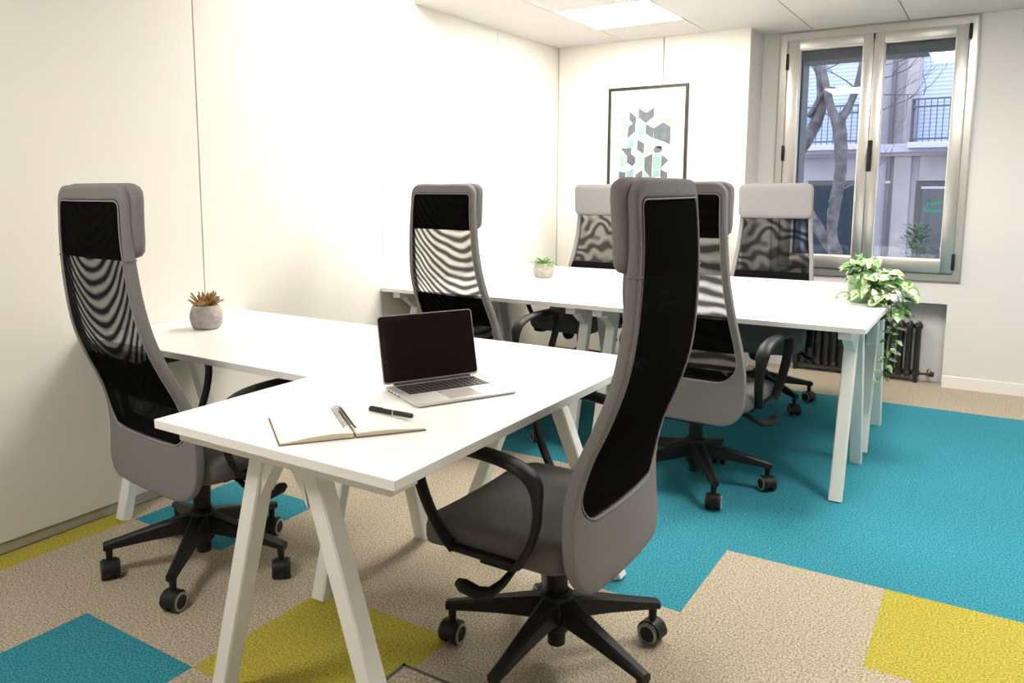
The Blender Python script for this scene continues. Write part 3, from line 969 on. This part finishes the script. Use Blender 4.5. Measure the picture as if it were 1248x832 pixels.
    for (ins, z) in ((.06, .362), (.02, .365), (.005, .374), (0, .390), (0, .418), (.004, .432), (.014, .443), (.035, .450), (.07, .452), (.11, .452)):
        rings.append(seat_ring(ins, z))
    for q in (.6, .25, .03):
        cc = sum(rings[10 if False else 9], Vector())/len(rings[9])
        rings.append([cc.lerp(p, q)+Vector((0, 0, .001*(1-q))) for p in rings[9]])
    m_.loft(rings, M_SEATF)
    m_.build('seat', root, True, 70)
    # under-seat mechanism
    m_ = MB()
    m_.box((-.085, -.13, .335), (.085, .13, .376), M_BLACK, bevel=.012)
    m_.box((-.21, -.05, .352), (.21, .10, .378), M_BLACK, bevel=.008)
    m_.tube([(0, -.10, .352), (0, -.16, .348), (0, -.205+.06, .40)], [(.06, .016)]*3, M_BLACK, 12, ref=(1, 0, 0))
    m_.build('tilt_mechanism', root, True)
    m_ = MB(); rings = []
    for z, h in ((.318, .10), (.324, .15), (.345, .185), (.42, .19), (.53, .18), (.545, .16)):
        rings.append([Vector((h*(-1+2*k/10), ysurf(h*(-1+2*k/10), z)+TB-.006, z)) for k in range(11)]+[Vector((h*(1-2*k/10), ysurf(h*(1-2*k/10), z)+TB+.014, z)) for k in range(11)])
    m_.loft(rings, M_BLACK); m_.build('back_plate', root, True)
    m_ = MB(); m_.lathe([(.012, .13), (.030, .135), (.037, .15), (.037, .175), (.030, .188), (.01, .19)], M_BLACK, 20, (0, 0, .322), axis='Y'); m_.build('tension_knob', root, True)
    for s_ in (-1, 1):
        m_ = MB()
        y0 = .03
        m_.tube([(s_*.08, y0-.01, .352), (s_*.18, y0-.01, .340), (s_*.240, y0-.005, .318), (s_*.270, y0+.010, .303), (s_*.288, y0+.038, .302), (s_*.295, y0+.075, .313), (s_*.295, y0+.092, .318)],
                [.007, .008, .011, (.018, .014), (.021, .015), (.021, .017), (.012, .010)], M_BLACK, 10, ref=(1, 0, 0))
        m_.build('lever', root, True)
    # armrests: closed loops of flattened section
    for s_ in (-1, 1):
        m_ = MB()
        A = [(.145, .390), (.172, .425), (.205, .480), (.230, .545), (.240, .605), (.226, .642), (.180, .659), (.112, .664), (.035, .662), (-.030, .653), (-.074, .636), (-.098, .606), (-.100, .560), (-.093, .505), (-.070, .445), (-.035, .390)]
        Wd = [.017, .018, .019, .020, .021, .024, .027, .028, .028, .028, .028, .027, .020, .019, .018, .017]
        Th = [.008, .009, .009, .009, .010, .011, .013, .014, .014, .014, .014, .013, .009, .009, .009, .008]
        Xo = [.278, .284, .290, .296, .300, .302, .303, .304, .304, .303, .302, .300, .296, .290, .284, .278]
        P = []; Rr = []
        nA = len(A)
        for i in range(nA-1):
            for k in range(4):
                t = k/4
                def cr_(v): 
                    p0, p1, p2, p3 = v[max(i-1, 0)], v[i], v[i+1], v[min(i+2, nA-1)]
                    return .5*((2*p1)+(p2-p0)*t+(2*p0-5*p1+4*p2-p3)*t*t+(3*p1-p0-3*p2+p3)*t**3)
                P.append((s_*cr_(Xo), cr_([a[0] for a in A]), cr_([a[1] for a in A]))); Rr.append((cr_(Wd), cr_(Th)))
        P.append((s_*Xo[-1], A[-1][0], A[-1][1])); Rr.append((Wd[-1], Th[-1]))
        m_.tube(P, Rr, M_BLACK, 14, ref=(1, 0, 0))
        m_.box(sorted_box((s_*.258, -.045, .384), (s_*.284, .152, .400))[0], sorted_box((s_*.258, -.045, .384), (s_*.284, .152, .400))[1], M_BLACK, bevel=.005)
        m_.box(sorted_box((s_*.18, .0, .354), (s_*.245, .09, .366))[0], sorted_box((s_*.18, .0, .354), (s_*.245, .09, .366))[1], M_BLACK, bevel=.004)
        m_.build('armrest', root, True, 50)
    # column
    m_ = MB()
    m_.lathe([(.020, .050), (.024, .053), (.026, .10), (.026, .20), (.028, .205), (.030, .27), (.030, .335)], M_BLACK, 20)
    m_.build('gas_column', root, True)
    # star base
    m_ = MB()
    m_.lathe([(.034, .095), (.040, .105), (.050, .160), (.044, .198), (.034, .206)], M_BLACK, 24)
    for k in range(5):
        a = 2*math.pi*k/5; c, s = math.cos(a), math.sin(a)
        rings = []
        for (d_, zt_, zb_, w_) in ((.02, .192, .120, .054), (.06, .185, .124, .050), (.16, .161, .116, .040), (.26, .136, .104, .032), (.314, .123, .097, .030)):
            P = []
            for (u_, z) in ((-w_/2, zb_+.006), (-w_/2, zt_-.006), (-w_/2+.007, zt_), (w_/2-.007, zt_), (w_/2, zt_-.006), (w_/2, zb_+.006), (w_/2-.006, zb_), (-w_/2+.006, zb_)):
                P.append(Vector((d_*c-u_*s, d_*s+u_*c, z)))
            rings.append(P)
        m_.loft(rings, M_BLACK)
        m_.lathe([(.010, .060), (.012, .100)], M_BLACK, 12, (.298*c, .298*s, 0))
    base = m_.build('star_base', root, True, 35)
    cw = None
    for k in range(5):
        if cw is None:
            m_ = MB()
            for s_ in (-1, 1):
                m_.lathe([(.019, s_*.008), (.0295, s_*.009), (.0315, s_*.012), (.0315, s_*.027), (.0295, s_*.030)], M_RUBBER, 24, (0, 0, .0315), axis='X', cap0=True, cap1=False)
                m_.lathe([(.0295, s_*.030), (.028, s_*.0312), (.0225, s_*.0312), (.0215, s_*.030)], M_RING, 24, (0, 0, .0315), axis='X', cap0=False, cap1=False)
                m_.lathe([(.0215, s_*.030), (.0205, s_*.0295), (.004, s_*.0305)], M_BLACK, 24, (0, 0, .0315), axis='X', cap0=False)
            # hood between the wheels
            P0 = []
            rings = []
            for k2 in range(10):
                t = math.radians(-10+200*k2/9)
                rings.append([Vector((xx, rr*math.cos(t), .0315+rr*math.sin(t))) for xx, rr in ((-.022, .0330), (.022, .0330), (.022, .0355), (-.022, .0355))])
            m_.loft(rings, M_BLACK)
            m_.box((-.007, -.012, .02), (.007, .012, .062), M_BLACK, bevel=.002)
            cw = m_.build('caster', base, True, 40); c_ = cw
        else:
            c_ = cw.copy(); COL.objects.link(c_); c_.parent = base
        a = 2*math.pi*k/5
        c_.location = (.298*math.cos(a), .298*math.sin(a), 0)
        c_.rotation_euler = (0, 0, a+[.5, 1.9, 2.9, .2, 1.2][k])
    return root

def sorted_box(a, b_):
    return tuple(min(p, q) for p, q in zip(a, b_)), tuple(max(p, q) for p, q in zip(a, b_))

proto = make_chair()
R = math.radians
CH = [ # x, y, heading(deg, chair faces local +y), base angle (world deg), net, label
 (1.800, .570, 89.5, 52, M_NET_D, 'grey high-back office chair in the foreground, pushed to the near desk, seen from behind'),
 (.540, .405, -5.5, 16, M_NET_U, 'grey high-back office chair at far left, before the panelled wall and dried plant desk'),
 (.571, 2.115, -7, 17, M_NET, 'grey high-back office chair seen from behind, right behind the open laptop'),
 (1.692, 2.090, -5, 14, M_NET_H, 'grey high-back office chair seen from behind, partly hidden by the foreground chair'),
 (.43, 3.60, 174, 10, M_NET_S, 'grey high-back office chair facing the camera in front of the picture'),
 (1.60, 3.60, 183, 34, M_NET_S, 'grey high-back office chair facing the camera, backed against the window'),
]
RECLINE = {1: -3.0, 2: -.8}
for i, (x, y, rz, ba, net, lab) in enumerate(CH):
    c = proto if i == 0 else copy_tree(proto)
    c.location = (x, y, 0); c.rotation_euler = (0, 0, R(rz))
    tag(c, lab, 'office chair', 'grey office chairs at the desks')
    if i in RECLINE:      # the tilting back of this chair is let further back
        rot = Matrix.Rotation(-R(RECLINE[i]), 4, 'X'); pv = Vector((0, -.14, .42))
        for ch in kids(c):
            if ch.name.split('.')[0] in ('back_frame', 'mesh_back', 'headrest_lining', 'lumbar_pad', 'headrest', 'back_plate'):
                ch.rotation_euler = (-R(RECLINE[i]), 0, 0); ch.location = pv-(rot @ pv)
    for ch in kids(c):
        if ch.name.startswith('star_base'): ch.rotation_euler = (0, 0, R(ba-rz))
        if ch.name.startswith('mesh_back'):
            ch.material_slots[0].link = 'OBJECT'; ch.material_slots[0].material = net

# ------------------------------------------------------------------ laptop
lw = Vector((.4527, .8916, 0)); lb = Vector((-.8916, .4527, 0))
bl = Vector((1.356, .392, HT))
lp = empty('laptop', bl, math.atan2(lw.y, lw.x), 'open silver laptop with dark screen on the near white desk', 'laptop')
# local: x along width, y towards the hinge/back, base depth is -y .. 0
Wl, Dl = .298, .212
m_ = MB(); 
def rrect(w0, w1, d0, d1, z, r_):
    P = []
    for (cx, cy, a0) in ((w1-r_, d1-r_, 0), (w0+r_, d1-r_, 90), (w0+r_, d0+r_, 180), (w1-r_, d0+r_, 270)):
        for k in range(6):
            a = R(a0+90*k/5); P.append(Vector((cx+r_*math.cos(a), cy+r_*math.sin(a), z)))
    return P
m_.loft([rrect(.004, Wl-.004, -Dl+.004, -.004, 0.001, .008), rrect(0, Wl, -Dl, 0, .0035, .010), rrect(0, Wl, -Dl, 0, .0085, .010), rrect(.001, Wl-.001, -Dl+.001, -.001, .0098, .010)], M_LAPAL)
lbase = m_.build('laptop_base', lp, True, 35)
m_ = MB(); m_.box((.026, -.112, .0098), (Wl-.026, -.016, .0102), M_KEY); kb = m_.build('keyboard', lbase)
m_ = MB()
for r_ in range(6):
    n = 14; y0 = -.110+r_*.0158
    for k in range(n):
        if r_ == 0 and 4 <= k <= 8:
            if k == 4: m_.box((.027+k*.0174, y0, .0102), (.027+9*.0174-.002, y0+.013, .0111), M_KEY)
            continue
        x0 = .0275+k*.01745
        m_.box((x0, y0, .0102), (x0+.0098, y0+(.013 if r_ < 5 else .008), .0111), M_KEY)
        m_.box((x0+.0055, y0+.004, .01112), (x0+.0090, y0+.0085 if r_ < 5 else y0+.006, .0112), M_KEYG)
m_.build('keys', kb)
m_ = MB(); m_.box((.10, -Dl+.012, .0097), (.198, -.120, .0101), M_PAD, bevel=.0002, seg=1); m_.build('trackpad', lbase)
m_ = MB(); m_.lathe([(.0055, .03), (.0055, Wl-.03)], M_KEY, 12, (0, -.002, .0098), axis='X'); m_.build('hinge', lp, True)
m_ = MB()
for k, (d, w_) in enumerate(((-.03, .010), (-.05, .008), (-.07, .008), (-.09, .012))):
    m_.box((-.0004, d-w_, .0035), (.0006, d, .0072), M_KEY)
m_.build('ports', lbase)
tilt = R(13)
def lid(P): return [Vector((p.x, math.sin(tilt)*(p.y)+math.cos(tilt)*p.z, .0118+math.cos(tilt)*p.y-math.sin(tilt)*p.z)) for p in P]
Hl = .190
m_ = MB()
m_.loft([lid(rrect(0, Wl, 0, Hl, .0, .010)), lid(rrect(0, Wl, 0, Hl, .0045, .010)), lid(rrect(.003, Wl-.003, .003, Hl-.003, .006, .008))], M_LAPAL)
ld = m_.build('laptop_lid', lp, True, 35)
m_ = MB(); m_.loft([lid(rrect(.0022, Wl-.0022, .006, Hl-.0022, -.0002, .009)), lid(rrect(.0022, Wl-.0022, .006, Hl-.0022, -.0009, .009))], M_SCREEN)
m_.build('screen', ld)

# ------------------------------------------------------------------ notebook and pen
nb = empty('spiral_notebook', (1.572, .030, HT), math.atan2(.8, .6), 'open blank spiral notebook on the corner of the near desk', 'notebook')
# local x along page width (towards the right page), y along the spine away from the camera
Lh = .215
m_ = MB()
def page_block(x0, x1, z_in, z_out, thick_m):
    n = 10; top = []; bot = []
    for k in range(n+1):
        t = k/n; x = lerp(x0, x1, t)
        zt_ = .004+(z_in)*math.sin(math.pi*min(1, t*1.0+.12))*.5*(1 if t < .9 else .9)+lerp(z_in, z_out, t)*.6
        top.append((x, zt_)); bot.append((x, .0025))
    return top, bot
for (x0, x1, zi, zo, nm) in ((-.004, -.163, .011, .003, 'left_pages'), (.004, .160, .008, .003, 'right_pages')):
    m_ = MB(); top, bot = page_block(x0, x1, zi, zo, 0)
    prof = top+bot[::-1]
    ra = [m_.bm.verts.new((x, 0, z)) for x, z in prof]; rb = [m_.bm.verts.new((x, Lh, z)) for x, z in prof]
    n = len(prof); nt_ = len(top)
    pi_, ei = m_.mi(M_PAPER), m_.mi(M_PAGEEDGE)
    for k in range(n):
        f_ = m_.bm.faces.new((ra[k], ra[(k+1) % n], rb[(k+1) % n], rb[k])); f_.material_index = pi_ if k < nt_-1 else ei
    f_ = m_.bm.faces.new(ra[::-1]); f_.material_index = ei
    f_ = m_.bm.faces.new(rb); f_.material_index = ei
    m_.build(nm, nb)
m_ = MB(); m_.box((-.166, -.002, 0), (-.002, Lh+.002, .0024), M_COVER); m_.box((.002, -.002, 0), (.163, Lh+.002, .0024), M_COVER); m_.build('cover', nb)
m_ = MB(); P = []
turns = 15
for k in range(turns*12+1):
    a = 2*math.pi*k/12; P.append((.013*math.cos(a)-.006, .035+(Lh-.045)*k/(turns*12), .0125+.010*math.sin(a)))
m_.tube(P, .0009, M_WIRE, 5); m_.tube([(.008, .03, .014), (.008, Lh-.008, .014)], .0013, M_WIRE, 5); m_.build('spiral_wire', nb, True)

pen = empty('pen', (1.474, .185, HT+.022), 0, 'black ballpoint pen lying on the right page of the notebook', 'pen')
a_ = Vector((1.480, .186, HT+.0165)); b_ = Vector((1.608, .192, HT+.0155)); pen.location = a_
d_ = b_-a_; pen.rotation_euler = (0, 0, math.atan2(d_.y, d_.x)); L = d_.length
m_ = MB(); m_.lathe([(.002, 0), (.0058, .002), (.0062, .01), (.0062, L-.012), (.0056, L-.002), (.003, L)], M_PEN, 14, axis='X'); m_.build('barrel', pen, True)
m_ = MB(); m_.lathe([(.0012, L), (.0010, L+.006)], M_CHROME, 8, axis='X'); m_.lathe([(.0064, L*.56), (.0064, L*.585)], M_CHROME, 14, axis='X'); m_.build('tip', pen, True)
m_ = MB(); m_.box((.004, -.0015, .005), (.042, .0015, .0075), M_PEN, bevel=.0006); m_.build('clip', pen)

# ------------------------------------------------------------------ small potted plants
def round_pot(root, R0, H, M):
    m_ = MB(); pr = []
    for k in range(15):
        t = k/14; pr.append((R0*(.52+.48*math.sin(math.pi*(.17+.66*t))**.8), H*t))
    pr[0] = (R0*.70, 0); pr.insert(0, (R0*.60, 0))
    pr += [(pr[-1][0]-.006, H+.001), (pr[-1][0]-.010, H-.012)]
    m_.lathe(pr, M, 32); m_.build('pot', root, True, 50)
    m_ = MB(); m_.lathe([(pr[-1][0]-.001, H-.014), (pr[-1][0]-.001, H-.009), (.002, H-.006)], M_SOIL, 20); m_.build('soil', root, True)
def blade(m_, p, d, L, w, M, droop=0., n=5, thick=.0012, up=None):
    d = Vector(d).normalized(); p = Vector(p)
    sd = d.cross(Vector((0, 0, 1)))
    if sd.length < .05: sd = Vector((1, 0, 0))
    sd.normalize(); nrm = sd.cross(d).normalized()
    prev = None; rings = []
    for k in range(n+1):
        t = k/n; ww = w*math.sin(math.pi*(.12+.88*t)**.8)*.5+.0004
        q = p+d*L*t+Vector((0, 0, -droop*t*t*L))
        rings.append([q+sd*ww+nrm*ww*.5, q+nrm*thick*2, q-sd*ww+nrm*ww*.5, q-nrm*thick])
    m_.loft(rings, M)

t = empty('dried_succulent_pot', (.146, .765, HT), 0, 'round grey concrete pot with a brown spiky dried plant', 'potted plant')
round_pot(t, .063, .092, M_CONC)
m_ = MB(); random.seed(21)
for k in range(34):
    a = k*2.39996; el = .35+1.05*(k/34)
    d = (math.cos(a)*math.cos(el), math.sin(a)*math.cos(el), math.sin(el))
    blade(m_, (.014*math.cos(a), .014*math.sin(a), .084), d, random.uniform(.048, .074), .020, M_DRY, 0, 5, .0022)
m_.lathe([(.006, .082), (.017, .092), (.018, .103), (.012, .114), (.003, .120)], M_DRY, 12, (.012, -.028, 0))
m_.build('leaves', t, True, 60)
t = empty('fern_pot', (.416, 3.075, HT), 0, 'small beige round pot with a green fern-like plant on the far desk', 'potted plant')
round_pot(t, .064, .088, M_CONC2)
m_ = MB(); random.seed(31)
for k in range(34):
    a = k*2.39996; el = .12+1.1*(k/34)
    d = Vector((math.cos(a)*math.cos(el), math.sin(a)*math.cos(el), math.sin(el)))
    L = random.uniform(.07, .10)*(1.15-.35*k/34)
    p0 = Vector((.01*math.cos(a), .01*math.sin(a), .078)); prev = p0
    blade(m_, p0, d, L, .007, M_GREEN, .35, 5, .0008)
    sd = d.cross(Vector((0, 0, 1))).normalized()
    for j in range(3, 9):
        q = p0+d*L*j/9+Vector((0, 0, -.35*L*(j/9)**2))
        for s_ in (-1, 1): blade(m_, q, d*.7+sd*s_, .017*(1.1-j/12), .005, M_GREEN, .3, 2, .0005)
m_.build('fronds', t, True, 60)

# ------------------------------------------------------------------ trailing variegated plant
tp = empty('trailing_plant', (2.205, 2.93, HT), 0, 'variegated trailing plant in a green pot on the desk corner by the window', 'potted plant')
m_ = MB(); m_.lathe([(.045, 0), (.048, .004), (.058, .125), (.062, .13), (.057, .131), (.054, .115)], M_POTG, 28, (-.012, .0, 0)); m_.build('pot', tp, True)
m_ = MB(); m_.lathe([(.053, .110), (.053, .115), (.003, .120)], M_SOIL, 20, (-.012, 0, 0)); m_.build('soil', tp)
def clear(q):
    if q.x < .122 and -.05 < q.z < .004:
        if q.z > -.012: q.z = .004
        else: q.x = .122
    return q
def leafv(m_, p, d, L, w, nrm, cream, curl=.25):
    d = Vector(d).normalized(); nrm = Vector(nrm); nrm = (nrm-d*nrm.dot(d)).normalized(); sd = d.cross(nrm)
    N = 7; cols = (-1, -.55, 0, .55, 1); rows = []
    for k in range(N+1):
        t = k/N
        ww = w*.5*(math.sin(math.pi*t**.75)**.8 if 0 < t < 1 else .02)
        q = p+d*L*t-nrm*curl*L*t*t
        rows.append([m_.bm.verts.new(clear(q+sd*ww*c+nrm*ww*.35*abs(c))) for c in cols])
    gi, wi = m_.mi(M_VG), m_.mi(M_VW)
    for k in range(N):
        for j in range(4):
            f_ = m_.bm.faces.new((rows[k][j], rows[k][j+1], rows[k+1][j+1], rows[k+1][j]))
            inner = j in (1, 2)
            r_ = random.random()
            if cream > .6: f_.material_index = wi if (not inner or r_ < .45) else gi
            else: f_.material_index = (wi if r_ < .75 else gi) if (inner and (cream > .2)) else (gi if r_ < .88 else wi)
random.seed(44)
ml = MB(); ms = MB()
def vine(pts, n, L0, r_=.0022, spread=1.0):
    P = [Vector(p) for p in pts]; Q = []
    for i in range(len(P)-1):
        for k in range(6):
            t = k/6; p0 = P[max(i-1, 0)]; p1 = P[i]; p2 = P[i+1]; p3 = P[min(i+2, len(P)-1)]
            Q.append(.5*((2*p1)+(p2-p0)*t+(2*p0-5*p1+4*p2-p3)*t*t+(3*p1-p0-3*p2+p3)*t**3))
    Q.append(P[-1]); ms.tube(Q, r_, M_STEM, 6)
    for j in range(n):
        q = Q[int((j+.6)/n*(len(Q)-1))]
        a = j*2.4+random.uniform(-.4, .4)
        d = Vector((math.cos(a), math.sin(a)*.9, random.uniform(-.45, .45)))
        L = L0*random.uniform(.75, 1.2)
        pet = q+d.normalized()*.022*spread
        ms.tube([q, pet], .0013, M_STEM, 5)
        leafv(ml, pet, d+Vector((.0, -.3, -.2)), L, L*.62, (random.uniform(-.3, .3), -.55, 1), random.random(), random.uniform(.1, .45))
top0 = (-.012, 0, .12)
for k in range(13):
    a = k*2.4; rr_ = .03+.04*random.random()
    vine([top0, (rr_*.6*math.cos(a), rr_*.6*math.sin(a), .165+.02*random.random()), (rr_*1.2*math.cos(a)-.005, rr_*1.2*math.sin(a), .195+.04*random.random())], 3, .070)
vine([top0, (-.03, -.03, .17), (-.065, -.04, .185)], 4, .070)
vine([top0, (.05, -.05, .14), (.09, -.06, .09), (.125, -.06, .03), (.135, -.06, -.05)], 10, .078)
vine([top0, (.07, 0, .15), (.13, -.01, .12), (.165, -.01, .06), (.175, -.01, -.02)], 13, .088)
vine([top0, (.06, -.03, .15), (.12, -.05, .10), (.16, -.06, .03), (.165, -.06, -.04)], 12, .082)
vine([top0, (.02, -.08, .13), (.03, -.10, .08), (.02, -.10, .04)], 6, .080)
vine([top0, (.05, -.05, .15), (.10, -.05, .14), (.155, -.04, .11), (.18, -.03, .03)], 12, .086)
vine([top0, (.03, -.07, .12), (.04, -.09, .07), (.06, -.10, .04), (.095, -.10, .01)], 8, .074)
vine([top0, (-.01, -.07, .11), (-.025, -.085, .06), (-.015, -.09, .04)], 5, .068)
vine([top0, (.03, -.06, .15), (.07, -.07, .11), (.11, -.06, .05)], 8, .078)
vine([(.13, -.055, -.03), (.130, -.05, -.16), (.122, -.05, -.25), (.114, -.05, -.31), (.10, -.05, -.36)], 16, .040, .0018, .5)
vine([(.16, -.01, -.03), (.15, -.03, -.13), (.138, -.03, -.22), (.124, -.04, -.33)], 12, .040, .0016, .5)
ml.build('foliage', tp, True, 80)
ms.build('stems', tp, True)
